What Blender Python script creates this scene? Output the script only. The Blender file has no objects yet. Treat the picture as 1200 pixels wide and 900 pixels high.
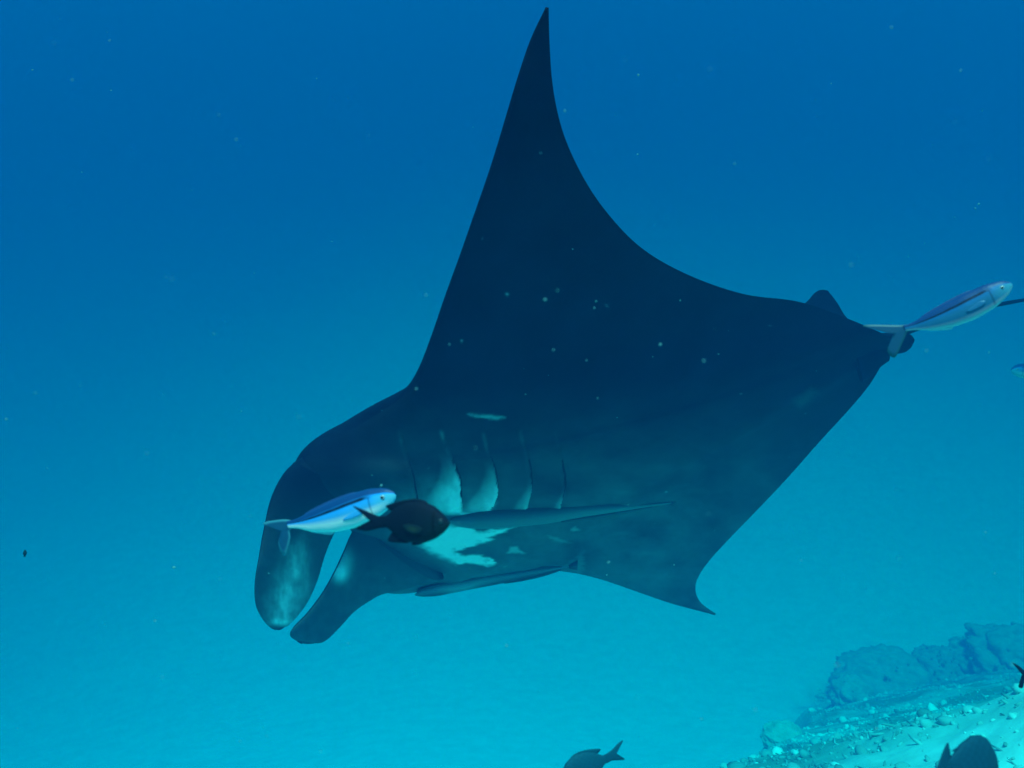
import bpy, math, random
import numpy as np
from mathutils import Vector, Matrix

# ------------------------------------------------------------------ camera, light, exposure
sc = bpy.context.scene
COL = sc.collection
PITCH = math.radians(23.5)
cam = bpy.data.cameras.new('camera')
camera = bpy.data.objects.new('camera', cam)
COL.objects.link(camera)
cam.sensor_width = 36
cam.angle = math.radians(60)
cam.clip_start = 0.02
cam.clip_end = 1500
camera.rotation_euler = (math.radians(90) - PITCH, 0, 0)
cam.dof.use_dof = True
cam.dof.focus_distance = 4.2
cam.dof.aperture_fstop = 7.0
sc.camera = camera

SUN_EL, SUN_AZ = math.radians(84), math.radians(190)
w = bpy.data.worlds.new("World")
sc.world = w
w.use_nodes = True
wn = w.node_tree
bg = wn.nodes['Background']
sky = wn.nodes.new('ShaderNodeTexSky')
sky.sky_type = 'NISHITA'
sky.sun_disc = False
sky.sun_elevation = SUN_EL
sky.sun_rotation = SUN_AZ
wn.links.new(sky.outputs[0], bg.inputs[0])
bg.inputs[1].default_value = 0.15

sl = bpy.data.lights.new('sun', 'SUN')
sl.energy = 5
sl.angle = math.radians(10)
sl.color = (1, 0.96, 0.9)
sun = bpy.data.objects.new('sun', sl)
COL.objects.link(sun)
sd = Vector((math.sin(SUN_AZ) * math.cos(SUN_EL), math.cos(SUN_AZ) * math.cos(SUN_EL), math.sin(SUN_EL)))
sun.rotation_euler = sd.to_track_quat('Z', 'Y').to_euler()
sun.location = (0, 0, 30)

sc.view_settings.view_transform = 'Standard'
sc.view_settings.look = 'None'
sc.view_settings.exposure = 0.0
sc.view_settings.gamma = 1.0
sc.cycles.volume_bounces = 4
sc.cycles.max_bounces = 9
sc.cycles.use_denoising = True

# ------------------------------------------------------------------ helpers
F_PX = 600 / math.tan(math.radians(30))
FW = np.array((0, math.cos(PITCH), -math.sin(PITCH)))
UP = np.array((0, math.sin(PITCH), math.cos(PITCH)))
RT = np.array((1.0, 0, 0))


def pt(px, py, t):
    """A point in metres, t metres ahead of the diver."""
    px, py, t = np.asarray(px, float), np.asarray(py, float), np.asarray(t, float)
    return (t * (px - 600) / F_PX)[..., None] * RT + t[..., None] * FW - (t * (py - 450) / F_PX)[..., None] * UP


def proj(P):
    t = P @ FW
    return 600 + F_PX * (P @ RT) / t, 450 - F_PX * (P @ UP) / t, t


def tag(o, label=None, cat=None, group=None, kind=None):
    if label: o['label'] = label
    if cat: o['category'] = cat
    if group: o['group'] = group
    if kind: o['kind'] = kind
    return o


def empty(name, loc, label, cat, group=None, mat=None):
    o = bpy.data.objects.new(name, None)
    COL.objects.link(o)
    o.empty_display_size = 0.05
    if mat is not None:
        o.matrix_world = mat
    else:
        o.location = loc
    return tag(o, label, cat, group)


def mesh_obj(name, verts, faces, mat, parent=None, smooth=True, attrs=None):
    me = bpy.data.meshes.new(name)
    verts = np.asarray(verts, float)
    me.from_pydata(verts.tolist(), [], faces if isinstance(faces, list) else faces.tolist())
    if smooth:
        me.polygons.foreach_set('use_smooth', np.ones(len(me.polygons), bool))
    if attrs:
        for k, v in attrs.items():
            v = np.asarray(v, float)
            if v.ndim == 1:
                a = me.attributes.new(k, 'FLOAT', 'POINT')
                a.data.foreach_set('value', v)
            else:
                a = me.attributes.new(k, 'FLOAT_COLOR', 'POINT')
                if v.shape[1] == 3:
                    v = np.concatenate([v, np.ones((len(v), 1))], 1)
                a.data.foreach_set('color', v.ravel())
    me.materials.append(mat)
    me.update()
    o = bpy.data.objects.new(name, me)
    COL.objects.link(o)
    if parent is not None:
        o.parent = parent
    return o


def smooth(e0, e1, x):
    t = np.clip((np.asarray(x, float) - e0) / (e1 - e0), 0, 1)
    return t * t * (3 - 2 * t)


def hash2(ix, iy, seed):
    h = (ix.astype(np.int64) * 374761393 + iy.astype(np.int64) * 668265263 + seed * 974634777) & 0xffffffff
    h = ((h ^ (h >> 13)) * 1274126177) & 0xffffffff
    return ((h ^ (h >> 16)) & 0xffff) / 65535.0


def vnoise(x, y, seed=0):
    ix, iy = np.floor(x), np.floor(y)
    fx, fy = x - ix, y - iy
    fx, fy = fx * fx * (3 - 2 * fx), fy * fy * (3 - 2 * fy)
    a, b = hash2(ix, iy, seed), hash2(ix + 1, iy, seed)
    c, d = hash2(ix, iy + 1, seed), hash2(ix + 1, iy + 1, seed)
    return (a * (1 - fx) + b * fx) * (1 - fy) + (c * (1 - fx) + d * fx) * fy


def fbm(x, y, octaves=4, seed=0, gain=0.5):
    s, a, n = 0, 1, 0
    for k in range(octaves):
        s = s + a * vnoise(x * 2 ** k + 17.3 * k, y * 2 ** k - 9.1 * k, seed + k)
        n += a
        a *= gain
    return s / n * 2 - 1


def spline(P, n):
    """Catmull-Rom through the rows of P (chord-length knots), n samples."""
    P = np.asarray(P, float)
    m = len(P)
    k = np.arange(m)
    T = np.linspace(0, m - 1, n)
    i = np.clip(T.astype(int), 0, m - 2)
    f = (T - i)[:, None]
    p0, p1, p2, p3 = P[np.clip(i - 1, 0, m - 1)], P[i], P[i + 1], P[np.clip(i + 2, 0, m - 1)]
    return 0.5 * (2 * p1 + (p2 - p0) * f + (2 * p0 - 5 * p1 + 4 * p2 - p3) * f ** 2 + (3 * p1 - p0 - 3 * p2 + p3) * f ** 3)


# ------------------------------------------------------------------ materials
def new_mat(name, base=(0.5, 0.5, 0.5), rough=0.6, spec=0.4):
    m = bpy.data.materials.new(name)
    m.use_nodes = True
    b = m.node_tree.nodes['Principled BSDF']
    b.inputs['Base Color'].default_value = (*base, 1)
    b.inputs['Roughness'].default_value = rough
    b.inputs['Specular IOR Level'].default_value = spec
    return m


def noisy(m, c1, c2, scale, detail=6, lo=0.35, hi=0.65, bump=0.0, bdist=0.01, bscale=None):
    nt = m.node_tree
    b = nt.nodes['Principled BSDF']
    tc = nt.nodes.new('ShaderNodeTexCoord')
    no = nt.nodes.new('ShaderNodeTexNoise')
    no.inputs['Scale'].default_value = scale
    no.inputs['Detail'].default_value = detail
    nt.links.new(tc.outputs['Object'], no.inputs['Vector'])
    cr = nt.nodes.new('ShaderNodeValToRGB')
    cr.color_ramp.elements[0].position = lo
    cr.color_ramp.elements[1].position = hi
    cr.color_ramp.elements[0].color = (*c1, 1)
    cr.color_ramp.elements[1].color = (*c2, 1)
    nt.links.new(no.outputs['Fac'], cr.inputs['Fac'])
    nt.links.new(cr.outputs['Color'], b.inputs['Base Color'])
    if bump:
        n2 = nt.nodes.new('ShaderNodeTexNoise')
        n2.inputs['Scale'].default_value = bscale or scale * 3
        n2.inputs['Detail'].default_value = 8
        nt.links.new(tc.outputs['Object'], n2.inputs['Vector'])
        bu = nt.nodes.new('ShaderNodeBump')
        bu.inputs['Strength'].default_value = bump
        bu.inputs['Distance'].default_value = bdist
        nt.links.new(n2.outputs['Fac'], bu.inputs['Height'])
        nt.links.new(bu.outputs['Normal'], b.inputs['Normal'])
    return cr


def attr_mix(m, cr, attr, pale, noise_amt=0.0):
    """Lay a pale pigment over a material where the mesh attribute says so."""
    nt = m.node_tree
    b = nt.nodes['Principled BSDF']
    at = nt.nodes.new('ShaderNodeAttribute')
    at.attribute_name = attr
    mx = nt.nodes.new('ShaderNodeMix')
    mx.data_type = 'RGBA'
    nt.links.new(at.outputs['Fac'], mx.inputs['Factor'])
    nt.links.new(cr.outputs['Color'], mx.inputs['A'])
    mx.inputs['B'].default_value = (*pale, 1)
    nt.links.new(mx.outputs['Result'], b.inputs['Base Color'])


def attr_colour(m, attr='colour', bump=0.0, bscale=300, bdist=0.001):
    nt = m.node_tree
    b = nt.nodes['Principled BSDF']
    at = nt.nodes.new('ShaderNodeAttribute')
    at.attribute_name = attr
    nt.links.new(at.outputs['Color'], b.inputs['Base Color'])
    if bump:
        tc = nt.nodes.new('ShaderNodeTexCoord')
        vo = nt.nodes.new('ShaderNodeTexVoronoi')
        vo.inputs['Scale'].default_value = bscale
        nt.links.new(tc.outputs['Object'], vo.inputs['Vector'])
        bu = nt.nodes.new('ShaderNodeBump')
        bu.inputs['Strength'].default_value = bump
        bu.inputs['Distance'].default_value = bdist
        nt.links.new(vo.outputs['Distance'], bu.inputs['Height'])
        nt.links.new(bu.outputs['Normal'], b.inputs['Normal'])


# ------------------------------------------------------------------ the water
def build_water():
    x, y = 320, 320
    z0, z1 = -33.0, 2.0
    vs = [(-x / 2, -60, z0), (x / 2, -60, z0), (x / 2, y - 60, z0), (-x / 2, y - 60, z0),
          (-x / 2, -60, z1), (x / 2, -60, z1), (x / 2, y - 60, z1), (-x / 2, y - 60, z1)]
    fs = [(0, 3, 2, 1), (4, 5, 6, 7), (0, 1, 5, 4), (1, 2, 6, 5), (2, 3, 7, 6), (3, 0, 4, 7)]
    m = bpy.data.materials.new('sea water')
    m.use_nodes = True
    n = m.node_tree
    n.nodes.remove(n.nodes['Principled BSDF'])
    v = n.nodes.new('ShaderNodeVolumePrincipled')
    v.inputs['Density'].default_value = 0.3
    v.inputs['Color'].default_value = (0.0, 0.0333, 0.0860, 1)
    v.inputs['Absorption Color'].default_value = (0.0, 0.8382, 0.8853, 1)
    v.inputs['Anisotropy'].default_value = -0.72
    n.links.new(v.outputs[0], n.nodes['Material Output'].inputs['Volume'])
    o = mesh_obj('haze', vs, fs, m, smooth=False)
    tag(o, kind='stuff')


build_water()


# ------------------------------------------------------------------ the sea floor
K = 1.32      # metres per unit of the slope's layout


def ground_z(x, y):
    x, y = np.asarray(x, float) / K, np.asarray(y, float) / K
    yy = np.maximum(y, 0)
    z = -(17.5 - 11.5 * np.exp(-(yy / 12.5) ** 2))
    z = z - 3.0 * smooth(0, 25, -x)                                   # falls away to the left
    z = z + 0.35 * fbm(x / 9, y / 9, 3, 5)
    plane = -3.9 + 0.242 * (x - 2.9) - 1.0 * (y - 3.7)
    m = reef_mask(x * K, y * K)
    k = np.clip(plane - z, -0.5, 3.0)
    z = z + m * k
    z = z + m * (0.30 * fbm(x / 1.3, y / 1.3, 5, 11, 0.55))
    z = z + 0.6 * np.exp(-((x - 3.5) / 0.9) ** 2 - ((y - 4.2) / 1.0) ** 2)
    return z * K


def reef_mask(x, y):
    x, y = np.asarray(x, float) / K, np.asarray(y, float) / K
    edge = 0.5 * y - 1.55 + 0.7 * fbm(x / 2.0, y / 2.0, 3, 21)
    return smooth(0, 0.9, x - edge) * smooth(0, 3.0, 19.5 - y + 1.2 * fbm(x / 2.5, y / 2.5, 3, 31)) * smooth(0, 3, y + 3)


def patches(X, Y):
    """where algae-covered ground (+) gives way to pale bare rubble (-)"""
    X, Y = X / K, Y / K
    return fbm(X / 0.7, Y / 0.5, 5, 77, 0.62) + 0.35 * fbm(X / 3, Y / 3, 2, 3)


def build_floor():
    def axis(lo, hi, a, b, n_out, n_in):
        left = a - (a - lo) * (np.linspace(1, 0, n_out, endpoint=False) ** 2.2)
        mid = np.linspace(a, b, n_in)
        right = b + (hi - b) * (np.linspace(0, 1, n_out + 1)[1:] ** 2.2)
        return np.concatenate([left, mid, right])
    xs = axis(-158, 158, 0.5, 17, 50, 430)
    ys = axis(-58, 258, 3.0, 26, 50, 430)
    X, Y = np.meshgrid(xs, ys, indexing='ij')
    Z = ground_z(X, Y)
    nx, ny = X.shape
    V = np.stack([X, Y, Z], -1).reshape(-1, 3)
    i = np.arange(nx - 1)[:, None] * ny + np.arange(ny - 1)[None, :]
    Fq = np.stack([i, i + ny, i + ny + 1, i + 1], -1).reshape(-1, 4)
    M = reef_mask(X, Y)
    algae = smooth(-0.25, 0.30, patches(X, Y))
    bare = smooth(-0.3, 1.6, 6.0 - Y / K + 0.5 * (X / K - 4.0) + 1.0 * fbm(X / 1.4, Y / 1.4, 3, 9))   # bare sand chute near the diver
    cover = M * (0.50 + 0.50 * algae) * (1 - 0.70 * bare)
    m = new_mat('coral sand', rough=0.9, spec=0.1)
    cr = noisy(m, (0.78, 0.76, 0.70), (0.90, 0.88, 0.84), 2.2, 8, 0.3, 0.7, bump=0.5, bdist=0.03, bscale=9)
    attr_mix(m, cr, 'cover', (0.27, 0.30, 0.24))
    o = mesh_obj('seabed', V, Fq, m, attrs={'cover': cover.ravel()})
    tag(o, kind='structure')


build_floor()


# ------------------------------------------------------------------ the manta
STATIONS = np.array([
    # leading edge x, y, depth | trailing edge x, y, depth | thickness
    (639, 10, 4.00, 643, 9, 4.00, .006),
    (622, 45, 4.02, 644, 50, 4.02, .014),
    (606, 92, 4.04, 648, 103, 4.04, .022),
    (591, 142, 4.07, 660, 156, 4.07, .030),
    (575, 195, 4.10, 683, 207, 4.12, .040),
    (557, 248, 4.14, 712, 250, 4.18, .050),
    (539, 300, 4.19, 752, 291, 4.26, .062),
    (521, 350, 4.24, 806, 322, 4.36, .076),
    (504, 400, 4.28, 872, 345, 4.46, .095),
    (488, 440, 4.31, 935, 353, 4.56, .120),
    (470, 466, 4.33, 990, 372, 4.66, .150),
    (440, 487, 4.35, 1026, 387, 4.72, .190),
    (398, 512, 4.37, 1040, 394, 4.76, .235),
    (352, 541, 4.38, 1043, 399, 4.78, .270),
    (345, 565, 4.42, 1044, 402, 4.79, .290),
    (368, 588, 4.47, 1044, 405, 4.80, .300),
    (402, 608, 4.52, 1044, 408, 4.81, .300),
    (416, 632, 4.58, 1043, 411, 4.82, .290),
    (424, 660, 4.65, 1040, 416, 4.84, .245),
    (440, 688, 4.74, 1034, 426, 4.87, .185),
    (490, 680, 4.90, 1019, 451, 4.92, .140),
    (550, 672, 5.02, 995, 480, 4.99, .130),
    (610, 665, 5.12, 960, 518, 5.07, .100),
    (660, 668, 5.22, 923, 560, 5.17, .078),
    (700, 677, 5.32, 887, 598, 5.28, .060),
    (738, 690, 5.43, 854, 632, 5.40, .046),
    (766, 700, 5.53, 828, 661, 5.51, .034),
    (790, 708, 5.62, 815, 685, 5.61, .024),
    (812, 714, 5.70, 820, 705, 5.70, .014),
    (836, 720, 5.78, 839, 719, 5.78, .005),
])


def mt(t):
    """the ray banks: raised wing near the diver, lowered wing and tail far"""
    return np.interp(t, [3.9, 4.0, 4.33, 4.52, 4.8, 5.2, 5.78, 6.4], [2.65, 2.8, 3.85, 4.50, 5.30, 6.2, 7.4, 9.0])


STATIONS[:, 2] = mt(STATIONS[:, 2])
STATIONS[:, 5] = mt(STATIONS[:, 5])
SLITS = [  # gill slits: x at rising y, y from top to bottom
    ([505, 520, 540, 560, 590], [469, 472, 478, 483, 489]),
    ([502, 520, 540, 560, 600], [518, 523, 531, 538, 540]),
    ([505, 525, 550, 575, 599], [567, 571, 579, 582, 574]),
    ([508, 530, 550, 570, 590], [611, 617, 621, 622, 617]),
    ([508, 535, 555, 570, 587], [652, 657, 660, 661, 657]),
]


def dist_poly(px, py, poly):
    """signed distance (pixels, + inside) to a closed outline"""
    poly = np.asarray(poly, float)
    d = np.full(px.shape, 1e9)
    inside = np.zeros(px.shape, bool)
    for a, b in zip(poly, np.roll(poly, -1, 0)):
        e = b - a
        wx, wy = px - a[0], py - a[1]
        k = np.clip((wx * e[0] + wy * e[1]) / (e @ e), 0, 1)
        d = np.minimum(d, np.hypot(wx - k * e[0], wy - k * e[1]))
        c = ((a[1] > py) != (b[1] > py))
        with np.errstate(divide='ignore', invalid='ignore'):
            xi = e[0] * (py - a[1]) / e[1] + a[0]
        inside ^= c & (px < xi)
    return np.where(inside, d, -d)


def loft(sections, ns, nc, belly=1.0, back=1.0, power=None, roll=0.0):
    """Closed lens-shaped surface through stations; returns front grid, back grid."""
    S = spline(sections, ns)
    if power is None:
        ker = np.hanning(91); ker /= ker.sum()
        S[:, 6] = np.convolve(np.pad(S[:, 6], 45, mode='edge'), ker, 'valid')
        ker = np.hanning(19); ker /= ker.sum()
        for q in range(6):
            S[:, q] = np.convolve(np.pad(S[:, q], 9, mode='reflect', reflect_type='odd'), ker, 'valid')
    c = 0.5 - 0.5 * np.cos(np.linspace(0, math.pi, nc))
    LE = pt(S[:, 0], S[:, 1], S[:, 2])
    TE = pt(S[:, 3], S[:, 4], S[:, 5])
    C = c[None, :, None]
    P = LE[:, None] * (1 - C) + TE[:, None] * C
    dS = np.gradient(P, axis=0)
    dC = np.gradient(P, axis=1)
    N = np.cross(dS, dC)
    N /= np.linalg.norm(N, axis=-1, keepdims=True) + 1e-12
    if (N @ FW).mean() > 0:
        N = -N                                   # N looks back to the diver (belly side)
    T = S[:, 6][:, None]
    if power is None:
        prof = (0.2969 * np.sqrt(c) - 0.126 * c - 0.3516 * c ** 2 + 0.2843 * c ** 3 - 0.1036 * c ** 4) * 10
    else:
        prof = (4 * c * (1 - c)) ** power
    prof = np.clip(prof, 0, None)
    prof[0] = prof[-1] = 0
    h = T * prof[None, :]
    front = P + N * (h * belly)[..., None]
    rear = P - N * (h * back)[..., None]
    return front, rear, N, P, c


def close_grid(front, rear):
    ns, nc = front.shape[:2]
    V = np.concatenate([front.reshape(-1, 3), rear[:, 1:-1].reshape(-1, 3)])
    off = ns * nc

    def fi(i, j): return i * nc + j
    def ri(i, j):
        return np.where(j == 0, i * nc, np.where(j == nc - 1, i * nc + nc - 1, off + i * (nc - 2) + j - 1))
    I, J = np.meshgrid(np.arange(ns - 1), np.arange(nc - 1), indexing='ij')
    I, J = I.ravel(), J.ravel()
    A = np.stack([fi(I, J), fi(I, J + 1), fi(I + 1, J + 1), fi(I + 1, J)], -1)
    B = np.stack([ri(I, J), ri(I + 1, J), ri(I + 1, J + 1), ri(I, J + 1)], -1)
    Fq = np.concatenate([A, B]).tolist()
    for i in (0, ns - 1):
        jj = np.arange(nc)
        ring = [int(v) for v in fi(i, jj)] + [int(v) for v in ri(i, jj[1:-1])[::-1]]
        Fq.append(ring if i else ring[::-1])
    return V, Fq


def clean_faces(Fq):
    out = []
    for f in Fq:
        g = []
        for v in f:
            if v not in g:
                g.append(v)
        if len(g) > 2:
            out.append(g)
    return out


def body_surface():
    front, rear, N, P, c = loft(STATIONS, 560, 420, belly=1.0, back=0.9)
    px, py, _ = proj(front)
    # gill covers: each swells towards its free hind edge and drops behind it
    disp = np.zeros(px.shape)
    pig = np.zeros(px.shape)
    edges = [np.interp(py, ys, xs) for ys, xs in SLITS]
    edges = [edges[0] - 45] + edges
    win = smooth(492, 520, py) * (1 - smooth(588, 600, py)) * (0.35 + 0.65 * smooth(515, 580, py))
    white = [0.05, 1.0, 0.95, 0.72, 0.6]
    reach = [0.0, 44, 32, 16, 9]
    start = [575, 535, 543, 560, 570]
    for k in range(5):
        L, R = edges[k], edges[k + 1]
        wob = 1.3 * fbm(py / 22 + 40 * k, py / 61, 2, 50 + k)
        R = R + wob
        f = (px - L) / (R - L)
        on = (f > 0) & (f <= 1)
        drop = np.where(on, f ** 2.2, 0)
        disp = np.maximum(disp, drop * 0.026 * win * (1 if k < 4 else 0.7))
        if reach[k]:
            w_ = np.clip(1 - (R - px) / (reach[k] * (0.35 + 0.65 * smooth(start[k], 600, py))), 0, 1) ** 0.8
            w_ = np.where(on, w_ * (0.8 + 0.35 * fbm(px / 6, py / 14, 3, 33)), 0) * smooth(start[k] - 8, start[k] + 40, py) * (1 - smooth(598, 606, py))
            pig = np.maximum(pig, white[k] * w_)
        line = (0.5 if k > 2 else 1.0) * (0.6 + 0.9 * fbm(py / 11 + 9 * k, px / 40, 3, 70 + k)) * np.exp(-((R - 1.5 - px) / 2.2) ** 2) * smooth(500, 508, py) * (1 - smooth(588, 598, py)) * (0.05 + 0.12 * np.exp(-((py - 512) / 9) ** 2)) * (0.5 if k == 0 else 1)
        pig = np.maximum(pig, line * (1.0 if k < 4 else 0.5))
    # groove after each cover
    for k in range(5):
        R = edges[k + 1]
        disp -= 0.007 * np.exp(-((px - R - 3) / 3.0) ** 2) * win
    # medial arc joining the gill ends
    ax = np.array([540, 552, 564, 576, 584]); ay = np.array([602, 603, 601, 595, 588])
    arc = np.exp(-((py - np.interp(px, ax, ay)) / 2.4) ** 2) * smooth(536, 542, px) * (1 - smooth(574, 586, px))
    pig = np.maximum(pig, 0.55 * arc)
    jx, jy = px + 4.5 * fbm(px / 9, py / 2.6, 4, 4), py + 2.0 * fbm(px / 7, py / 4, 4, 8)
    patch = [(486, 634), (505, 622), (524, 614), (545, 618), (562, 622), (585, 619), (604, 618), (586, 625), (571, 630.5), (581, 632.5), (566, 637),
             (551, 640.5), (533, 646), (541, 651), (567, 650.5), (577, 655), (583, 661), (570, 664), (553, 660),
             (535, 661), (517, 654), (500, 644)]
    d = dist_poly(jx, jy, patch)
    soft = np.where(px < 535, 8.0, 2.4)  # head-side edge blurred: shade put into the patch colour
    blot = 1 - 0.4 * smooth(0.12, 0.4, fbm(px / 10, py / 3.5, 4, 91)) * smooth(540, 572, px)
    pig = np.maximum(pig, 0.98 * smooth(-0.6, 1.0, d / soft) * blot)
    for poly, a, s in [([(593, 648), (600, 641), (607, 641), (615, 648), (604, 649)], 0.35, 2.0),
                       ([(640, 628), (652, 630), (668, 636), (652, 635)], 0.16, 2.0),
                       ([(667, 620), (674, 617), (680, 622), (672, 622)], 0.22, 1.5),
                       ([(664, 664), (682, 646), (686, 668), (678, 672)], 0.12, 4.0),
                       ([(550, 486), (572, 486), (592, 490), (572, 491)], 0.38, 2.5),
                       ([(1012, 428), (1030, 421), (1046, 418), (1044, 424), (1030, 428)], 0.30, 2.5),
                       ([(930, 470), (950, 455), (958, 460), (938, 478)], 0.05, 6.0)]:
        pig = np.maximum(pig, a * smooth(-1, 1, dist_poly(jx, jy, poly) / s))
    # faint paler clouding round the head and gill bases
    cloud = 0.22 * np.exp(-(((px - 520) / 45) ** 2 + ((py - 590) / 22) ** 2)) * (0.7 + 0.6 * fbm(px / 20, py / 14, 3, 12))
    under = (0.13 * smooth(430, 690, py) * smooth(385, 500, px) + 0.045 * smooth(520, 640, py) * (1 - smooth(385, 500, px))) * (1 + 0.8 * fbm(px / 40, py / 26, 5, 15, 0.6))      # pale underside plus haze painted into the colour, stronger towards the far side
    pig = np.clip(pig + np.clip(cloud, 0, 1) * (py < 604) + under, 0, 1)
    pig = pig + 0.05 * np.clip(fbm(px / 55, py / 9, 4, 19), 0, 1) * smooth(500, 640, py) * smooth(560, 640, px)
    # blemishes: small pale scars on the belly and fins
    rng = random.Random(5)
    for _ in range(30):
        bx, by = rng.uniform(500, 950), rng.uniform(250, 690)
        r = rng.uniform(0.8, 2.0)
        pig = np.maximum(pig, rng.uniform(0.06, 0.35) * np.exp(-(((px - bx) / r) ** 2 + ((py - by) / (r * 0.8)) ** 2)))
    disp += 0.004 * fbm(px / 30, py / 22, 3, 2) * np.sin(math.pi * c)[None, :]
    front = front + N * disp[..., None]
    # a ragged trailing edge
    return front, rear, N, pig


front, rear, NRM, PIG = body_surface()
C0 = pt(700, 480, 4.4)
FX, FY, FT = proj(front)


def on_belly(px, py, lift=0.0):
    """Point on the belly surface seen at that place, lifted along its normal."""
    i = np.argmin((FX - px) ** 2 + (FY - py) ** 2)
    i, j = np.unravel_index(i, FX.shape)
    return front[i, j] + NRM[i, j] * lift, NRM[i, j]


skin = new_mat('manta skin', rough=0.65, spec=0.06)
cr = noisy(skin, (0.001, 0.0015, 0.008), (0.008, 0.010, 0.026), 3.2, 12, 0.3, 0.8, bump=0.35, bdist=0.006, bscale=45)
attr_mix(skin, cr, 'tone', (0.92, 0.92, 0.88))


def build_manta():
    root = empty('manta_ray', Vector(C0),
                 'huge dark manta ray banking with one wing raised, pale gills and white belly patch', 'manta ray')
    V, Fq = close_grid(front, rear)
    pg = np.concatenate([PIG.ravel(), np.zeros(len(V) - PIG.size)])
    mesh_obj('body', V - C0, clean_faces(Fq), skin, root, attrs={'tone': pg})

    # --- head fins
    def head_fin(sections, tone_fn, ns=90, nc=70, curl=0.0, label=None):
        sections = np.array(sections, float)
        sections[:, 2], sections[:, 5] = mt(sections[:, 2]), mt(sections[:, 5])
        fr, re, N, P, c = loft(sections, ns, nc, power=0.55)
        u = np.linspace(0, 1, ns)[:, None]
        bend = curl * (np.cos((c[None, :] - 0.5) * 2.2) - 0.6) * np.sin(math.pi * (0.15 + 0.75 * u))
        fr = fr - N * bend[..., None]
        re = re - N * bend[..., None]
        a, b, _ = proj(fr)
        pg_ = tone_fn(a, b)
        V_, F_ = close_grid(fr, re)
        pgf = np.concatenate([pg_.ravel(), np.zeros(len(V_) - pg_.size)])
        o = mesh_obj('cephalic_fin', V_ - C0, clean_faces(F_), skin, root, attrs={'tone': pgf})
        if label: o['label'] = label

    near = [(352, 541, 4.37, 452, 560, 4.46, .10), (333, 556, 4.37, 425, 585, 4.46, .10),
            (318, 585, 4.37, 400, 606, 4.47, .085), (309, 620, 4.38, 389, 625, 4.47, .070), (303, 652, 4.39, 379, 650, 4.48, .058),
            (298, 682, 4.41, 371, 678, 4.49, .050), (299, 708, 4.43, 360, 703, 4.50, .042), (307, 725, 4.45, 348, 720, 4.50, .034),
            (316, 735, 4.47, 337, 732, 4.50, .018), (322, 738, 4.48, 331, 737, 4.49, .006)]

    def tone_near(a, b):
        n = 0.75 + 0.5 * fbm(a / 9, b / 9, 4, 41)
        cx = np.interp(b, [590, 640, 680, 720], [370, 350, 343, 330])
        wd = np.interp(b, [600, 650, 700, 735], [6, 13, 20, 14])
        g = (0.75 + 0.5 * np.clip(fbm(a / 5, b / 16, 3, 88), -0.5, 1)) * np.exp(-((a - cx) / wd) ** 2) * smooth(610, 690, b) * (1 - smooth(728, 737, b))
        s = 0.075 * smooth(555, 670, b) + 0.95 * g * n + 0.05 * np.clip(fbm(a / 14, b / 14, 3, 3), 0, 1) * smooth(590, 650, b)  # pale inner face with its sheen painted in, over a base of painted haze
        s += 0.28 * np.exp(-(((a - 323) / 4) ** 2 + ((b - 728) / 4) ** 2))
        return np.clip(s, 0, 1)
    head_fin(near, tone_near, curl=0.05, label='near cephalic fin with a pale hollow inner face')

    far = [(424, 606, 4.50, 520, 676, 4.66, .10), (412, 626, 4.52, 478, 686, 4.66, .10),
           (403, 648, 4.54, 450, 692, 4.66, .085), (392, 671, 4.56, 433, 701, 4.66, .070),
           (377, 697, 4.59, 415, 714, 4.67, .058), (359, 720, 4.62, 400, 731, 4.68, .050),
           (343, 736, 4.64, 385, 747, 4.69, .040), (340, 744, 4.66, 374, 753, 4.69, .026),
           (346, 750, 4.67, 364, 754, 4.68, .012), (352, 753.5, 4.67, 358, 754, 4.68, .005)]

    def light_far(a, b):
        s = 1.0 * np.exp(-(((a - 398) / 8) ** 2 + ((b - 672) / 9) ** 2))  # bright highlight and its soft fringe, painted into the colour
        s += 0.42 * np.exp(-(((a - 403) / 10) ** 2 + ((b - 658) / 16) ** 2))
        s += 0.04 + 0.06 * smooth(630, 690, b) * (0.8 + 0.5 * fbm(a / 8, b / 8, 3, 6))  # overall paleness is haze put into the colour
        return np.clip(s, 0, 1)
    head_fin(far, light_far, curl=0.02, label='far cephalic fin, a plain dark paddle with one painted highlight')

    # --- gill slits: dark clefts behind each cover
    dark = new_mat('gill cleft', (0.012, 0.018, 0.02), 0.8, 0.1)
    for ys, xs in SLITS:
        yy = np.linspace(ys[0] + 30, ys[-1] - 4, 26)
        xx = np.interp(yy, ys, xs)
        vs, fs = [], []
        for q, (a, b) in enumerate(zip(xx, yy)):
            wd = 1.9 * math.sin(math.pi * (0.08 + 0.84 * q / 25)) + 0.3
            for e, lift in ((0.6, 0.002), (wd * 0.5 + 0.8, 0.004), (wd + 1.0, 0.001)):
                p, n = on_belly(a + e, b, lift)
                vs.append(p - C0)
        for q in range(25):
            for r in range(2):
                fs.append((q * 3 + r, q * 3 + r + 1, q * 3 + r + 4, q * 3 + r + 3))
        A = np.array(vs).reshape(26, 3, 3)
        ker = np.hanning(11); ker /= ker.sum()
        A = np.stack([np.stack([np.convolve(np.pad(A[:, i, j], 5, mode='reflect', reflect_type='odd'), ker, 'valid') for j in range(3)], -1) for i in range(3)], 1)
        mesh_obj('gill_slit', A.reshape(-1, 3), fs, dark, root)

    # --- tail: a long tapering whip
    path = spline([(1020, 398, 4.78), (1046, 394, 4.84), (1075, 384, 4.95), (1110, 372, 5.1), (1150, 361, 5.3),
                   (1200, 351.5, 5.55), (1260, 341, 5.8), (1330, 334, 6.1), (1400, 330, 6.4)], 80)
    Pp = pt(path[:, 0], path[:, 1], mt(path[:, 2]))
    vs, fs = [], []
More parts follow.
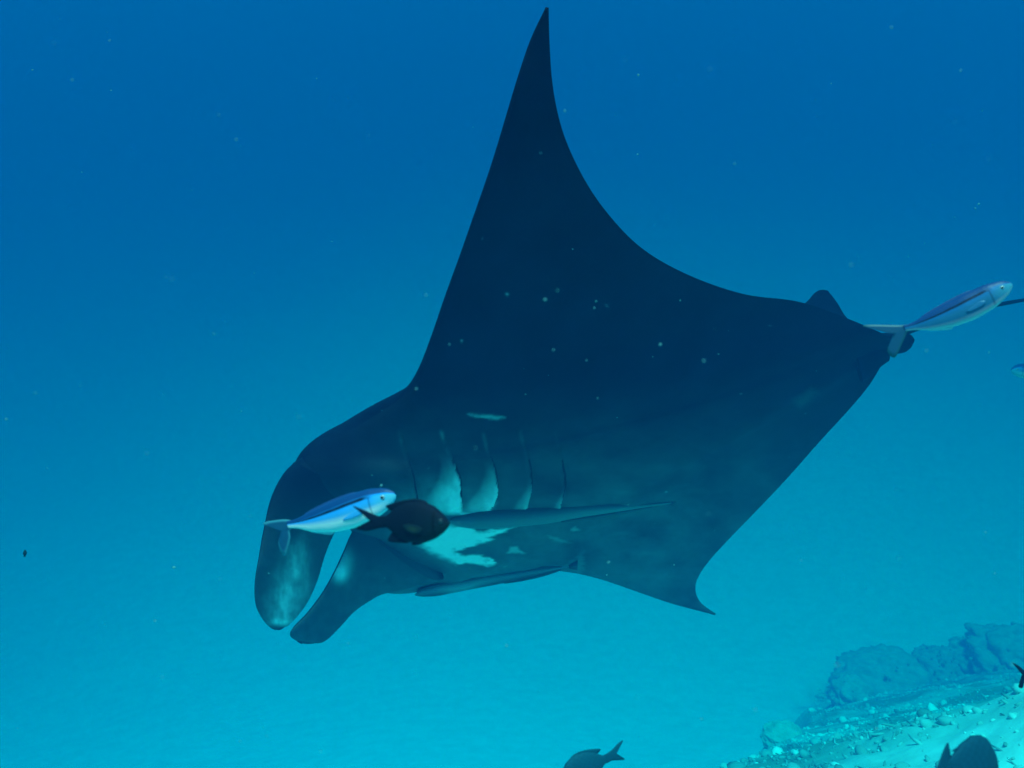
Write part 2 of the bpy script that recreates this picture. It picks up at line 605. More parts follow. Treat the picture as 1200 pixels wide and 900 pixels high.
    R = np.interp(np.linspace(0, 1, 80), [0, .08, .2, .5, 1], [.05, .034, .024, .019, .004])
    for q in range(80):
        d = Pp[min(q + 1, 79)] - Pp[max(q - 1, 0)]
        d /= np.linalg.norm(d)
        a = np.cross(d, FW); a /= np.linalg.norm(a)
        b = np.cross(d, a)
        for k in range(12):
            th = 2 * math.pi * k / 12
            vs.append(Pp[q] + R[q] * (math.cos(th) * a * 0.9 + math.sin(th) * b) - C0)
    for q in range(79):
        for k in range(12):
            fs.append((q * 12 + k, q * 12 + (k + 1) % 12, q * 12 + 12 + (k + 1) % 12, q * 12 + 12 + k))
    fs.append(list(range(12))[::-1]); fs.append(list(range(79 * 12, 80 * 12)))
    mesh_obj('tail', np.array(vs), fs, skin, root)

    # --- dorsal fin (stands on the back, seen over the trailing edge) and pelvic fins
    def small_fin(name, sections, label=None):
        sections = np.array(sections, float)
        sections[:, 2], sections[:, 5] = mt(sections[:, 2]), mt(sections[:, 5])
        fr, re, N, P, c = loft(sections, 26, 22, power=0.6)
        V_, F_ = close_grid(fr, re)
        o = mesh_obj(name, V_ - C0, clean_faces(F_), skin, root, attrs={'tone': np.zeros(len(V_))})
        if label: o['label'] = label
    small_fin('dorsal_fin', [(930, 372, 4.80, 1012, 392, 4.86, .03), (938, 361, 4.82, 1001, 382, 4.88, .026),
                             (947, 352, 4.85, 990, 370, 4.9, .02), (953, 345, 4.87, 983, 358, 4.91, .014),
                             (958, 341, 4.88, 976, 348, 4.91, .008), (963, 339.5, 4.89, 970, 340.5, 4.9, .003)])
    small_fin('pelvic_fin', [(1020, 392, 4.8, 1030, 424, 4.82, .02), (1040, 390, 4.82, 1046, 416, 4.84, .016),
                             (1056, 390, 4.84, 1056, 414, 4.86, .012), (1067, 392, 4.86, 1062, 412, 4.87, .008),
                             (1072, 398, 4.87, 1067, 408, 4.88, .003)], 'pelvic fin beyond the tail base')
    small_fin('pelvic_fin', [(1000, 410, 4.74, 1010, 448, 4.78, .016), (1018, 410, 4.76, 1022, 440, 4.8, .014),
                             (1032, 411, 4.78, 1032, 430, 4.81, .010), (1043, 414, 4.8, 1042, 423, 4.82, .003)])

    # --- eye on the side of the head
    eye = new_mat('manta eye', (0.01, 0.012, 0.014), 0.4, 0.2)
    e0, _ = on_belly(349, 551, -0.016)
    uv_ball('eye', e0 - C0, (0.026, 0.026, 0.026), eye, root)
    return root


def uv_ball(name, loc, r, mat, parent, n=12):
    vs, fs = [], []
    for i in range(n + 1):
        th = math.pi * i / n
        for k in range(2 * n):
            ph = math.pi * k / n
            vs.append((loc[0] + r[0] * math.sin(th) * math.cos(ph), loc[1] + r[1] * math.sin(th) * math.sin(ph), loc[2] + r[2] * math.cos(th)))
    for i in range(n):
        for k in range(2 * n):
            a, b = i * 2 * n + k, i * 2 * n + (k + 1) % (2 * n)
            fs.append((a, b, b + 2 * n, a + 2 * n))
    return mesh_obj(name, np.array(vs), fs, mat, parent)


build_manta()


# ------------------------------------------------------------------ fish
def frame(tail, head, roll=0.0, up=None):
    """Matrix of a fish whose tail root and snout stand at two points (x forward, z up)."""
    a, b = Vector(pt(*tail)), Vector(pt(*head))
    x = (b - a)
    L = x.length
    x.normalize()
    z = Vector(UP if up is None else up)
    z = (z - z.dot(x) * x).normalized()
    y = z.cross(x)
    m = Matrix((x, y, z)).transposed().to_4x4()
    m = m @ Matrix.Rotation(roll, 4, 'X')
    m.translation = (a + b) / 2
    return m, L


def fish_body(L, top, bot, thick, colour_fn, mat, parent, bend=0.0, n=120, k=96):
    u = np.linspace(0, 1, n)
    T = np.interp(u, *top) if not callable(top) else top(u)
    B = np.interp(u, *bot) if not callable(bot) else bot(u)
    # smooth the profiles
    ker = np.ones(9) / 9
    def sm(a):
        p = np.pad(a, 4, mode='edge'); return np.convolve(p, ker, 'valid')
    T, B = sm(T), sm(B)
    T[-1] = B[-1] = 0.004
    W = sm(np.interp(u, *thick))
    W[-1] = 0.004
    x = (u - 0.5) * L
    zc = bend * L * (4 * (u - 0.5) ** 2 - 0.5)
    vs, cs = [], []
    for i in range(n):
        for j in range(k):
            th = 2 * math.pi * j / k
            s, c_ = math.sin(th), math.cos(th)
            z = (T[i] if s > 0 else B[i]) * L * s
            yy = W[i] * L * math.copysign(abs(c_) ** 0.85, c_)
            vs.append((x[i], yy, zc[i] + z))
            cs.append(colour_fn(u[i], s))
    fs = []
    for i in range(n - 1):
        for j in range(k):
            fs.append((i * k + j, i * k + k + j, i * k + k + (j + 1) % k, i * k + (j + 1) % k))
    fs.append(list(range(k))); fs.append(list(range((n - 1) * k, n * k))[::-1])
    o = mesh_obj('body', np.array(vs), fs, mat, parent, attrs={'colour': np.array(cs)})
    return o, (u, T, B, W, zc)


def fin_sheet(name, L, outline, mat, parent, y=0.0, thick=0.006, colour=None, lean=0.0):
    """A thin fin from an outline in the fish's side plane; thick at its root, sharp at its edge."""
    o = np.array(outline, float) * L
    cx, cz = o.mean(0)
    dense = spline(np.vstack([o, o[:1]]), len(o) * 6)[:-1]
    vs, cs = [], []
    m = len(dense)
    rings = [1.0, 0.75, 0.5, 0.25]
    for side in (1, -1):
        for r in rings:
            for p in dense:
                q = (cx + (p[0] - cx) * r, cz + (p[1] - cz) * r)
                vs.append((q[0], y * L + side * thick * L * (1 - r) * 0.8 + side * 0.0003 + lean * (q[1] - cz), q[1]))
                cs.append(colour(r) if colour else (0.05, 0.06, 0.08))
        vs.append((cx, y * L + side * thick * L, cz)); cs.append(colour(0) if colour else (0.05, 0.06, 0.08))
    blk = m * len(rings) + 1
    fs = []
    for s in range(2):
        b0 = s * blk
        for r in range(len(rings) - 1):
            for j in range(m):
                f = (b0 + r * m + j, b0 + r * m + (j + 1) % m, b0 + (r + 1) * m + (j + 1) % m, b0 + (r + 1) * m + j)
                fs.append(f if s == 0 else f[::-1])
        for j in range(m):
            f = (b0 + (len(rings) - 1) * m + j, b0 + (len(rings) - 1) * m + (j + 1) % m, b0 + blk - 1)
            fs.append(f if s == 0 else f[::-1])
    for j in range(m):
        fs.append((j, blk + j, blk + (j + 1) % m, (j + 1) % m))
    return mesh_obj(name, np.array(vs), fs, mat, parent, attrs={'colour': np.array(cs)})


fish_mat = new_mat('fish scales', rough=0.45, spec=0.25)
attr_colour(fish_mat, bump=0.25, bscale=260, bdist=0.0006)
fin_mat = new_mat('fish fin', rough=0.45, spec=0.4)
attr_colour(fin_mat)
eye_dark = new_mat('fish pupil', (0.008, 0.008, 0.01), 0.08, 0.7)
eye_dim = new_mat('dark iris', (0.02, 0.045, 0.05), 0.3, 0.4)
eye_ring = new_mat('fish iris', (0.30, 0.38, 0.42), 0.25, 0.6)
dark_fish_mat = new_mat('damselfish scales', rough=0.7, spec=0.08)
attr_colour(dark_fish_mat, bump=0.15, bscale=420, bdist=0.0006)


def lerp3(a, b, t):
    t = min(max(t, 0), 1)
    return tuple(a[i] * (1 - t) + b[i] * t for i in range(3))


def add_eye(L, u, z, prof, r, root, dim=False):
    uu, T, B, W, zc = prof
    i = int(u * (len(uu) - 1))
    for s in (-1, 1):
        yy = s * W[i] * L * 0.93
        e = uv_ball('eye', ((u - 0.5) * L, yy, zc[i] + z * L), (r * L, r * L * 0.45, r * L), eye_dim if dim else eye_ring, root)
        uv_ball('pupil', ((u - 0.5) * L, yy + s * r * L * 0.22, zc[i] + z * L), (r * L * 0.6, r * L * 0.36, r * L * 0.6), eye_dark, e)


def fusilier(tail, head, label, roll=0.0, bend=0.03, bright=1.0, belly=(0.85, 0.78, 0.74), waist=0.05, group='slender blue fusiliers', fork=((-.20, .045), (-.10, -.235))):
    m, L = frame(tail, head, roll)
    root = empty('fusilier', None, label, 'fish', group, m)
    back = (0.003, 0.048, 0.17)
    line = (0.004, 0.01, 0.03)
    flank = (0.01 * bright, 0.34 * bright, 0.88 * bright)
    mid = (0.05 * bright, 0.36 * bright, 0.66 * bright)

    def colour(u, s):
        sl_ = 0.20 + 0.28 * min(u / 0.75, 1)          # height of the black lateral line
        if u > 0.93:
            sl_ = 0.48
        d = s - sl_
        if d > 0.0:
            col = lerp3(flank, back, d / 0.12 - 0.6)
        else:
            col = lerp3(flank, mid, -d / 0.5)
        if u < 0.84:
            col = lerp3(col, lerp3(line, col, (abs(d - 0.03) - 0.06) / 0.07), (0.84 - u) / 0.1)
        if d < 0:
            pale = (-s - waist) / 0.38
            col = lerp3(col, belly, pale)
            if 0.785 < u < 0.80 and s > -0.85:
                col = tuple(v * 0.6 for v in col)
            if u > 0.8:
                col = lerp3(col, tuple(v * (0.4 + 0.6 * bright) for v in (0.09, 0.46, 0.60)), (u - 0.8) / 0.12 * (0.8 if bright > 0.6 else 0.55))
        return col
    up_ = ([0, .08, .2, .4, .6, .78, .9, .97, 1], [.028, .034, .070, .115, .136, .128, .094, .057, .010])
    lo_ = ([0, .08, .2, .4, .6, .78, .9, .97, 1], [.030, .040, .084, .122, .132, .114, .083, .050, .010])
    wd_ = ([0, .1, .3, .55, .8, .93, 1], [.012, .018, .052, .078, .070, .040, .006])
    b, prof = fish_body(L, up_, lo_, wd_, colour, fish_mat, root, bend)
    z0 = prof[4][0] / L
    ft = lambda r: lerp3((0.006, 0.07, 0.14), tuple(v * bright for v in (0.05, 0.26, 0.32)), (r - 0.76) * 4)
    (ux, uz), (lx, lz) = fork
    fin_sheet('tail_fin', L, [(-.47, z0 + .028), (-.54, z0 + .05), (-.5 + ux, z0 + uz + .022), (-.5 + ux - .012, z0 + uz), (-.56, z0 + .004),
                              (-.5 + lx - .03, z0 + lz * .55), (-.5 + lx, z0 + lz), (-.5 + (lx + .02) * .55 + .03, z0 + lz * .55 + .01), (-.50, z0 - .055), (-.46, z0 - .03)],
              fin_mat, root, thick=0.010, colour=ft)
    fz = lambda u_: np.interp(u_, prof[0], prof[4] / L + prof[1])
    gz = lambda u_: np.interp(u_, prof[0], prof[4] / L - prof[2])
    fin_sheet('dorsal_fin', L, [(.20, fz(.7) - .01), (.14, fz(.64) + .006), (.02, fz(.52) + .012), (-.14, fz(.36) + .012), (-.28, fz(.22) + .009), (-.33, fz(.17) - .006), (-.1, fz(.4) - .02), (.1, fz(.6) - .02)],
              fin_mat, root, thick=0.006, colour=lambda r: (0.015, 0.06, 0.20))
    fin_sheet('anal_fin', L, [(-.10, gz(.4) + .01), (-.13, gz(.37) - .02), (-.22, gz(.28) - .014), (-.31, gz(.19) - .006), (-.30, gz(.2) + .012), (-.2, gz(.3) + .015)],
              fin_mat, root, thick=0.006, colour=lambda r: (0.5, 0.6, 0.62))
    i = int(.70 * 119)
    for s in (-1, 1):
        fin_sheet('pectoral_fin', L, [(.23, -.03), (.18, -.015), (.06, -.05), (.05, -.065), (.12, -.07), (.21, -.055)],
                  fin_mat, root, y=s * (prof[3][i] + 0.004), thick=0.004, colour=lambda r: tuple(v * bright for v in (0.04, 0.34, 0.68)))
    add_eye(L, 0.905, 0.020, prof, 0.021, root)
    # mouth cleft
    return root


fusilier((338, 617, 1.42), (464.5, 582.5, 1.36),
         'slender fusilier with bright blue flank and white belly in front of the manta head', bend=0.035, bright=1.0)
fusilier((1061, 387, 1.46), (1187.5, 335.5, 1.40),
         'blue fusilier with pinkish white belly swimming up beyond the manta tail root', bend=0.045, bright=0.42, belly=(0.62, 0.46, 0.50), waist=0.50,
         fork=((-.30, .15), (-.19, -.23)))
fusilier((1230, 437, 7.6), (1185, 434, 7.4),
         'small pale fish head just entering at the right edge below the manta tail', bend=0.0, bright=0.5, belly=(0.4, 0.42, 0.42))


def damsel(tail, head, label, roll=0.0, up=None, tint=(0.003, 0.010, 0.022), deep=1.0, fork=None, yellow=False, dorsal=1.0, tail_outline=None):
    m, L = frame(tail, head, roll, up)
    root = empty('damselfish', None, label, 'fish', 'dark damselfish', m)
    green = (0.006, 0.028, 0.026)

    def colour(u, s):
        c = lerp3(tint, green, (u - 0.45) * 1.6 * (0.6 - s * 0.6))
        if 0.80 < u < 0.83 and abs(s) < 0.8:
            c = tuple(v * 0.4 for v in c)
        h = math.sin(u * 60 + math.sin(s * 9) * 1.5) * math.sin(s * 26)
        return tuple(v * (1 + 0.12 * h) for v in c)
    up_ = ([0, .06, .2, .4, .6, .78, .9, .97, 1], [.075, .085, .20, .285, .30, .235, .135, .055, .008])
    lo_ = ([0, .06, .2, .4, .6, .78, .9, .97, 1], [.070, .085, .19, .275, .285, .215, .130, .055, .008])
    up_ = (up_[0], [v * deep for v in up_[1]]); lo_ = (lo_[0], [v * deep for v in lo_[1]])
    wd_ = ([0, .1, .3, .55, .8, .93, 1], [.02, .035, .085, .120, .105, .060, .008])
    b, prof = fish_body(L, up_, lo_, wd_, colour, dark_fish_mat, root, 0.0)
    ft = lambda r: tint
    fork = fork or ((-.48, .19), (-.45, -.10))
    (ux, uz), (lx, lz) = fork
    fin_sheet('tail_fin', L, tail_outline or [(-.46, .07), (-.58, .07), (-.5 + ux * .6, uz * .62 + .02), (-.5 + ux, uz), (-.5 + ux * .55, uz * .40), (-.62, .0),
                              (-.5 + lx * .55, lz * .75), (-.5 + lx, lz), (-.5 + lx * .6, lz - .035), (-.56, -.09), (-.46, -.07)],
              dark_fish_mat, root, thick=0.02, colour=ft)
    fz = lambda u_: np.interp(u_, prof[0], prof[1])
    gz = lambda u_: -np.interp(u_, prof[0], prof[2])
    d = dorsal
    fin_sheet('dorsal_fin', L, [(.22, fz(.72) - .03), (.16, fz(.66) + .02 * d), (0, fz(.5) + .035 * d), (-.18, fz(.32) + .05 * d), (-.34, fz(.16) + .09 * d), (-.45, fz(.1) + .09 * d), (-.36, fz(.14) + .0), (-.30, fz(.2) - .04), (-.05, fz(.45) - .06), (.1, fz(.6) - .05)],
              dark_fish_mat, root, thick=0.012, colour=ft)
    fin_sheet('anal_fin', L, [(-.05, gz(.45) + .04), (-.12, gz(.38) - .02), (-.24, gz(.26) - .07), (-.42, gz(.16) - .11), (-.40, gz(.16) - .03), (-.33, gz(.17) + .03), (-.2, gz(.3) + .05)],
              dark_fish_mat, root, thick=0.012, colour=ft)
    fin_sheet('pelvic_fin', L, [(.16, gz(.66) + .03), (.08, gz(.58) - .01), (-.06, gz(.44) - .035), (-.04, gz(.46) + .01), (.08, gz(.58) + .04)],
              dark_fish_mat, root, thick=0.010, colour=ft)
    i = int(.62 * 119)
    for s in (-1, 1):
        fin_sheet('pectoral_fin', L, [(.17, -.07), (.12, -.03), (-.04, .0), (-.12, -.03), (-.08, -.09), (.04, -.13), (.14, -.11)],
                  dark_fish_mat, root, y=s * (prof[3][i] + 0.002), thick=0.006, lean=0.0,
                  colour=(lambda r: lerp3((0.02, 0.045, 0.03), (0.004, 0.02, 0.028), (r - .1) * 1.5)) if yellow else ft)
    add_eye(L, 0.90, 0.035, prof, 0.034, root, dim=True)
    return root


damsel((449, 611, 1.06), (527, 614, 1.02), 'small black damselfish swimming right in front of the fusilier and the manta throat',
       yellow=True, deep=0.92)
damsel((710, 889, 1.75), (656, 914, 1.72), 'dusky damselfish at the bottom edge with its forked tail raised to the right',
       tint=(0.003, 0.075, 0.11), tail_outline=[(-.47, .08), (-.66, .11), (-.80, .17), (-.92, .20), (-.92, .165), (-.80, .09), (-.66, .03), (-.76, -.06), (-.86, -.15), (-.85, -.18), (-.74, -.14), (-.6, -.09), (-.47, -.08)], up=UP, deep=1.1)
damsel((1107, 903, 1.10), (1167, 921, 1.17), 'large dark damselfish cut by the bottom edge over the bright sand',
       tint=(0.002, 0.06, 0.10), tail_outline=[(-.36, .07), (-.42, .12), (-.50, .21), (-.54, .25), (-.58, .20), (-.64, .0), (-.64, -.2), (-.5, -.15), (-.40, -.08)], deep=1.38, dorsal=0.25)
damsel((1205, 789, 1.5), (1262, 786, 1.5), 'dark fish leaving at the right edge, only its forked tail showing above the reef',
       tint=(0.003, 0.012, 0.03), fork=((-.32, .24), (-.22, -.26)))

# a speck of a fish, far to the left
m_, L_ = frame((29, 651, 3.5), (29.5, 644, 3.5), up=(0.9, 0.1, 0.1))
spk = empty('juvenile_fish', None, 'tiny dark juvenile fish alone in open water near the left edge', 'fish', None, m_)
fish_body(L_, ([0, .3, .6, 1], [.1, .42, .3, .02]), ([0, .3, .6, 1], [.1, .42, .3, .02]), ([0, .4, 1], [.05, .25, .02]),
          lambda u, s: (0.02, 0.025, 0.02), dark_fish_mat, spk, n=16, k=12)
fin_sheet('tail_fin', L_, [(-.5, .1), (-.75, .2), (-.7, 0), (-.75, -.2), (-.5, -.1)], dark_fish_mat, spk, thick=.05, colour=lambda r: (0.02, 0.025, 0.02))


# ------------------------------------------------------------------ remoras holding on to the belly
remora_mat = new_mat('remora skin', rough=0.5, spec=0.4)
attr_colour(remora_mat)


def remora(path, label, halfw, back=(0.035, 0.06, 0.065), belly=(0.12, 0.17, 0.17), lift=0.03):
    S = spline(path, 70)
    P = pt(S[:, 0], S[:, 1], S[:, 2])
    c0 = P[35]
    root = empty('remora', Vector(c0), label, 'fish', 'remoras under the manta')
    u = np.linspace(0, 1, 70)
    H = np.interp(u, [0, .03, .12, .3, .5, .7, .88, 1], [.002, .35, .75, 1, .95, .62, .25, .12]) * halfw
    ker = np.ones(5) / 5
    H = np.convolve(np.pad(H, 2, mode='edge'), ker, 'valid')
    vs, cs, fs = [], [], []
    K = 24
    tops, bots = [], []
    for q in range(70):
        d = P[min(q + 1, 69)] - P[max(q - 1, 0)]; d /= np.linalg.norm(d)
        b = np.cross(d, FW); b /= np.linalg.norm(b)
        if b @ UP < 0: b = -b
        a = np.cross(d, b)
        tops.append(P[q] + b * H[q] - c0); bots.append(P[q] - b * H[q] - c0)
        for k in range(K):
            th = 2 * math.pi * k / K
            vs.append(P[q] - c0 + H[q] * (math.sin(th) * b + 0.75 * math.cos(th) * a))
            s = math.sin(th)
            cs.append(lerp3(back, belly, 0.5 - s * 1.4 + 0.2) if lift > 0 else lerp3(belly, back, 0.4 - s * 1.2))  # negative lift swaps the colours to paint a lit upper edge
    for q in range(69):
        for k in range(K):
            fs.append((q * K + k, q * K + (k + 1) % K, q * K + K + (k + 1) % K, q * K + K + k))
    fs.append(list(range(K))[::-1]); fs.append(list(range(69 * K, 70 * K)))
    mesh_obj('body', np.array(vs), fs, remora_mat, root, attrs={'colour': np.array(cs)})
    tops, bots = np.array(tops), np.array(bots)

    def ribbon(name, A, B, col, off=0.004):
        n = len(A)
        V_ = np.concatenate([A - FW * off, B - FW * off, A + FW * off, B + FW * off])
        F_ = []
        for i in range(n - 1):
            F_ += [(i, i + 1, n + i + 1, n + i), (2 * n + i + 1, 2 * n + i, 3 * n + i, 3 * n + i + 1),
                   (i + 1, i, 2 * n + i, 2 * n + i + 1), (n + i, n + i + 1, 3 * n + i + 1, 3 * n + i)]
        F_ += [(0, n, 3 * n, 2 * n), (n - 1, 3 * n - 1, 4 * n - 1, 2 * n - 1)]
        mesh_obj(name, V_, F_, remora_mat, root, attrs={'colour': np.array([col] * len(V_))})
    sl_ = slice(38, 64)
    hgt = np.sin(np.linspace(0.1, math.pi - 0.1, 26))[:, None] ** 0.6
    upv = (tops[sl_] - bots[sl_]); upv /= np.linalg.norm(upv, axis=1, keepdims=True) + 1e-9
    ribbon('dorsal_fin', tops[sl_] - upv * 0.003, tops[sl_] + upv * halfw * 0.45 * hgt, back)
    ribbon('anal_fin', bots[sl_] + upv * 0.003, bots[sl_] - upv * halfw * 0.45 * hgt, back)
    # sucking disc on the crown
    dsl = slice(2, 18)
    ribbon('sucker_disc', tops[dsl] - upv[:1] * 0.002, tops[dsl] + upv[:1] * 0.010, (0.05, 0.07, 0.08), off=0.016)
    # tail fin
    e = P[-1] - c0
    d = P[-1] - P[-4]; d /= np.linalg.norm(d)
    b = np.cross(d, FW); b /= np.linalg.norm(b)
    if b @ UP < 0: b = -b
    A = np.array([e - d * .01 + b * .012, e + d * .03 + b * .024, e + d * .06 + b * .035])
    B = np.array([e - d * .01 - b * .012, e + d * .03 - b * .024, e + d * .05 - b * .035])
    ribbon('tail_fin', A, B, back)
    return root


def belly_path(pts, lift):
    out = []
    for a, b in pts:
        p, n = on_belly(a, b, lift)
        x, y, t = proj(p)
        out.append((a, b, float(t)))
    return out


remora(belly_path([(527, 610), (545, 609), (565, 607.5), (603, 605), (640, 602), (684, 597), (720, 594.5), (755, 592), (786, 589)], 0.022),
       'pale remora lying along the manta belly between gill slits and white patch', 0.055)
remora([(a, b, float(proj(on_belly(a, b - 6)[0])[2]) - 0.01) for a, b in [(486, 697), (520, 691), (560, 683), (600, 676), (640, 669), (668, 664)]],
       'thin dark remora hanging below the lower edge of the manta belly', 0.036, back=(0.06, 0.09, 0.10), belly=(0.34, 0.40, 0.40), lift=-1)


# ------------------------------------------------------------------ reef: coral heads and rubble
coral_mats = []
for c1, c2 in [((0.36, 0.40, 0.34), (0.54, 0.58, 0.50)), ((0.40, 0.40, 0.34), (0.58, 0.58, 0.50)), ((0.34, 0.38, 0.35), (0.50, 0.54, 0.49))]:
    mm = new_mat('live coral', rough=0.9, spec=0.1)
    noisy(mm, c1, c2, 5, 6, 0.35, 0.7, bump=0.4, bdist=0.03, bscale=8)
    coral_mats.append(mm)


def ico(sub):
    import bmesh
    bm = bmesh.new()
    bmesh.ops.create_icosphere(bm, subdivisions=sub, radius=1)
    V = np.array([v.co[:] for v in bm.verts])
    Fq = [[v.index for v in f.verts] for f in bm.faces]
    bm.free()
    return V, Fq


ICO5, ICO2, ICO1 = ico(5), ico(2), ico(1)


def fbm3(V, s, octaves, seed):
    return (fbm(V[:, 0] * s + 3 * V[:, 2], V[:, 1] * s - 2 * V[:, 2], octaves, seed) + fbm(V[:, 2] * s + 5, V[:, 0] * s + V[:, 1] * s, octaves, seed + 9)) / 1.4


def coral_head(px, t, rpx, hpx, seed, label, branching=False):
    """A lumpy colony standing on the slope t metres out; base sunk into the ground."""
    t = t * K
    ys = np.linspace(600, 1000, 800)
    P = pt(np.full(800, px), ys, np.full(800, t))
    p = P[np.argmax(P[:, 2] < ground_z(P[:, 0], P[:, 1]))]
    r, h = rpx * t / F_PX, hpx * t / F_PX

    x, y = p[0], p[1]
    z = float(ground_z(x, y))
    root = empty('coral_head', (x, y, z), label, 'coral', 'coral heads on the slope')
    V, Fq = ICO5
    k = 0.22 * fbm3(V, 2.1, 2, seed) + 0.16 * fbm3(V, 5.0, 3, seed + 3) + 0.06 * fbm3(V, 13.0, 2, seed + 5)
    Vv = V * (1 + k[:, None])
    Vv = Vv * np.array((r, r, h)) + np.array((0, 0, h * 0.35))
    mesh_obj('colony', Vv, Fq, coral_mats[seed % 3], root)
    rng = random.Random(seed)
    vs, fs = [], []
    V1, F1 = ICO1
    for _ in range(120 if branching else 40):
        th, ph = rng.uniform(0, 2 * math.pi), math.acos(rng.uniform(-0.1, 1))
        d = np.array((math.sin(ph) * math.cos(th), math.sin(ph) * math.sin(th), math.cos(ph)))
        s = rng.uniform(0.02, 0.055) * r
        b = d * np.array((r, r, h)) * rng.uniform(0.90, 1.04) + np.array((0, 0, h * 0.35))
        S = V1 * s * np.array((1, 1, rng.uniform(0.8, 2.4 if branching else 1.2)))
        o = len(vs)
        vs += (S + b).tolist()
        fs += [[q + o for q in f] for f in F1]
    kb = mesh_obj('knobs', np.array(vs), fs, coral_mats[(seed + 1) % 3], root)
    kb['kind'] = 'stuff'
    return root


coral_head(1032, 22.0, 52, 36, 3, 'big rounded coral head standing faint in the blue at the reef edge')
coral_head(996, 19.0, 24, 20, 4, 'low coral lump tucked against the left foot of the big coral head')
coral_head(1102, 22.8, 36, 22, 5, 'small knobbly coral right of the big head on the skyline', True)
coral_head(1150, 22.8, 40, 20, 6, 'broad low coral between the knobbly one and the right edge')
coral_head(1198, 22.0, 60, 27, 7, 'hazy coral mound at the right edge highest on the slope')
coral_head(868, 10.5, 26, 12, 8, 'dark coral clump farthest left on the reef near the bottom edge')
coral_head(918, 10.6, 24, 11, 9, 'second dark clump from the left on the reef near the bottom edge')


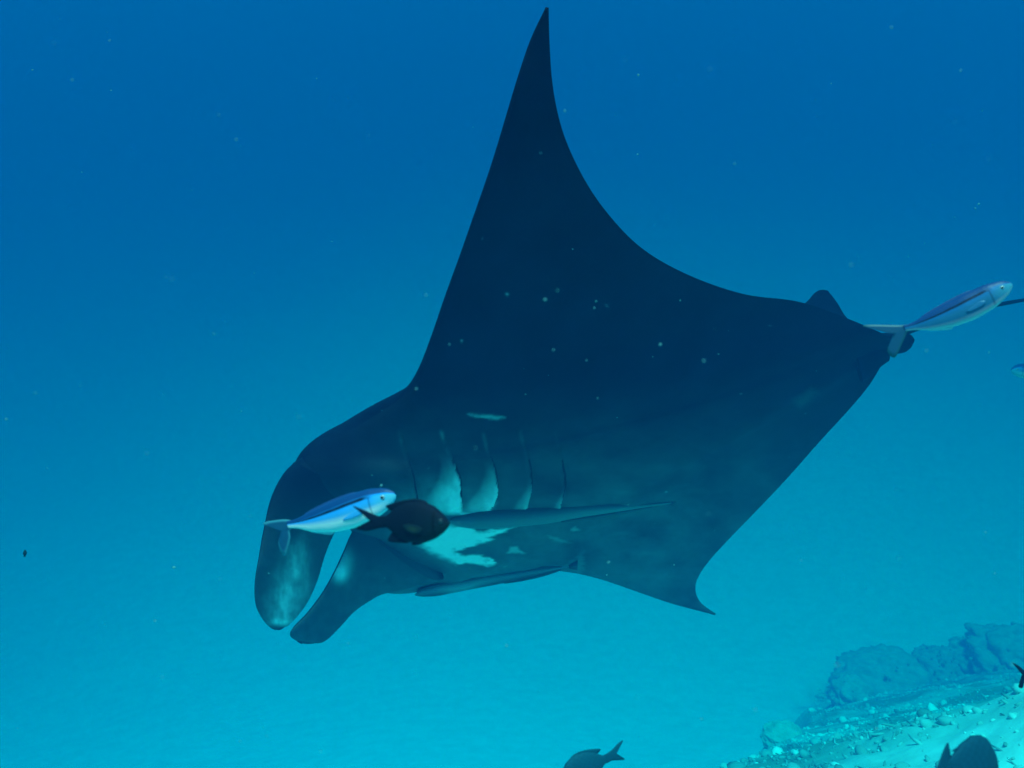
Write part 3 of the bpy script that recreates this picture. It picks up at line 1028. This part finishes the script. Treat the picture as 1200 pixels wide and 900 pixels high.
def rubble():
    rs = np.random.RandomState(11)
    allV, allF, allC, base = [], [], [], 0
    # (count, shape, size range, length range, width range, height range, lumpiness)
    for n, (V1, F1), sz, ln, wd, ht, lump in [
            (15000, ICO1, (0.008, 0.026), (1.0, 2.2), (0.6, 1.2), (0.5, 0.9), 0.5),
            (2600, ICO1, (0.012, 0.024), (3.0, 6.0), (0.5, 0.9), (0.5, 0.9), 0.5),
            (1500, ICO2, (0.025, 0.070), (1.0, 1.7), (0.7, 1.2), (0.4, 0.9), 0.35)]:
        y = rs.uniform(4.2, 28, n)
        x = rs.uniform(0.5 * y - 2.1, 0.62 * y + 4)
        near = smooth(-0.3, 1.6, 6.0 - y / K + 0.5 * (x / K - 4.0))
        keep = (rs.rand(n) > 0.3 * near) & (reef_mask(x, y) > 0.3) & (fbm(x / 0.9, y / 0.9, 3, 61) + 0.5 * rs.rand(n) > 0.22)
        x, y = x[keep], y[keep]
        n = len(x)
        z = ground_z(x, y)
        V1 = np.array(V1)
        nv = len(V1)
        s = rs.uniform(*sz, n)
        a = np.stack([rs.uniform(*ln, n), rs.uniform(*wd, n), rs.uniform(*ht, n)], -1) * s[:, None]
        th, ti = rs.uniform(0, math.pi, n), rs.uniform(-0.5, 0.5, n)
        if nv > 60:
            sh = rs.rand(n, 1) * 40
            jit = 1 + lump * (np.sin(V1[None, :, 0] * 3 + sh) * np.sin(V1[None, :, 1] * 4 + sh * 2) + 0.6 * np.sin(V1[None, :, 2] * 7 + V1[None, :, 0] * 5 + sh * 3))
            jit = jit[..., None]
        else:
            jit = 1 + lump * (rs.rand(n, nv, 1) - 0.5)
        S = V1[None] * jit * a[:, None, :]
        X = S[..., 0] * np.cos(ti)[:, None] + S[..., 2] * np.sin(ti)[:, None]
        Z = -S[..., 0] * np.sin(ti)[:, None] + S[..., 2] * np.cos(ti)[:, None]
        Y = S[..., 1]
        XX = X * np.cos(th)[:, None] - Y * np.sin(th)[:, None] + x[:, None]
        YY = X * np.sin(th)[:, None] + Y * np.cos(th)[:, None] + y[:, None]
        allV.append(np.stack([XX, YY, Z + (z + a[:, 2] * 0.35)[:, None]], -1).reshape(-1, 3))
        allF.append((np.array(F1)[None] + (np.arange(n) * nv)[:, None, None]).reshape(-1, 3) + base)
        base += n * nv
        v = np.clip(0.36 + 0.46 * smooth(0.25, -0.35, patches(x, y)) + rs.uniform(-0.12, 0.12, n) + 0.4 * (rs.rand(n) < 0.06), 0.15, 0.88)
        v = np.repeat(v, nv)
        allC.append(np.stack([v, v * 0.98, v * 0.9], -1))
    m = new_mat('broken coral', rough=0.9, spec=0.1)
    attr_colour(m)
    o = mesh_obj('coral_rubble', np.concatenate(allV), np.concatenate(allF), m, smooth=True, attrs={'colour': np.concatenate(allC)})
    tag(o, 'broken pale coral branches littering the slope at the lower right', 'coral rubble', kind='stuff')


rubble()


# ------------------------------------------------------------------ drifting particles
def marine_snow():
    rng = random.Random(2)
    vs, fs = [], []
    V1, F1 = ICO1
    items = [(748, 88, 1.6, 3.0), (747, 181, 1.8, 2.2), (204, 665, 1.5, 3.6), (1147, 239, 1.7, 2.6), (1143, 244, 1.7, 2.0), (130, 106, 2, 2.0),
             (371, 92, 2, 1.5), (96, 202, 2, 1.4), (389, 283, 2, 1.3), (38, 82, 2.2, 1.8), (797, 352, 1.5, 1.8),
             (671, 292, 1.6, 1.6), (765, 418, 1.6, 1.4), (842, 415, 1.6, 1.3), (436, 557, 1.5, 1.6), (974, 98, 1.7, 1.6), (123, 732, 2, 1.5),
             (545, 640, 1.5, 1.3), (616, 462, 1.5, 1.3), (736, 592, 1.7, 1.2), (790, 662, 1.7, 1.8), (711, 674, 1.7, 1.4), (315, 672, 1.6, 1.6), (283, 482, 1.9, 1.5)]
    for _ in range(130):
        t = rng.uniform(1.2, 5)
        items.append((rng.uniform(-100, 1300), rng.uniform(-60, 960), t, rng.uniform(0.3, 1.1)))
    for _ in range(90):                                    # specks close to the lens, out of focus
        t = rng.uniform(0.5, 1.1)
        items.append((rng.uniform(-100, 1300), rng.uniform(-60, 960), t, rng.uniform(1.0, 3.2)))
    for px, py, t, rpx in items:
        r = rpx * t / F_PX * 0.5
        jit = 1 + 0.6 * (np.array([rng.random() for _ in V1])[:, None] - 0.5)
        S = V1 * jit * r * np.array((rng.uniform(.7, 1.3), rng.uniform(.7, 1.3), rng.uniform(.6, 1.2))) + pt(px, py, t)
        o = len(vs)
        vs += S.tolist()
        fs += [[q + o for q in f] for f in F1]
    m = new_mat('plankton', (0.10, 0.34, 0.34), 0.8, 0.2)
    o = mesh_obj('drifting_particles', np.array(vs), fs, m)
    tag(o, 'pale specks of plankton drifting in the open water', 'particles', kind='stuff')


marine_snow()
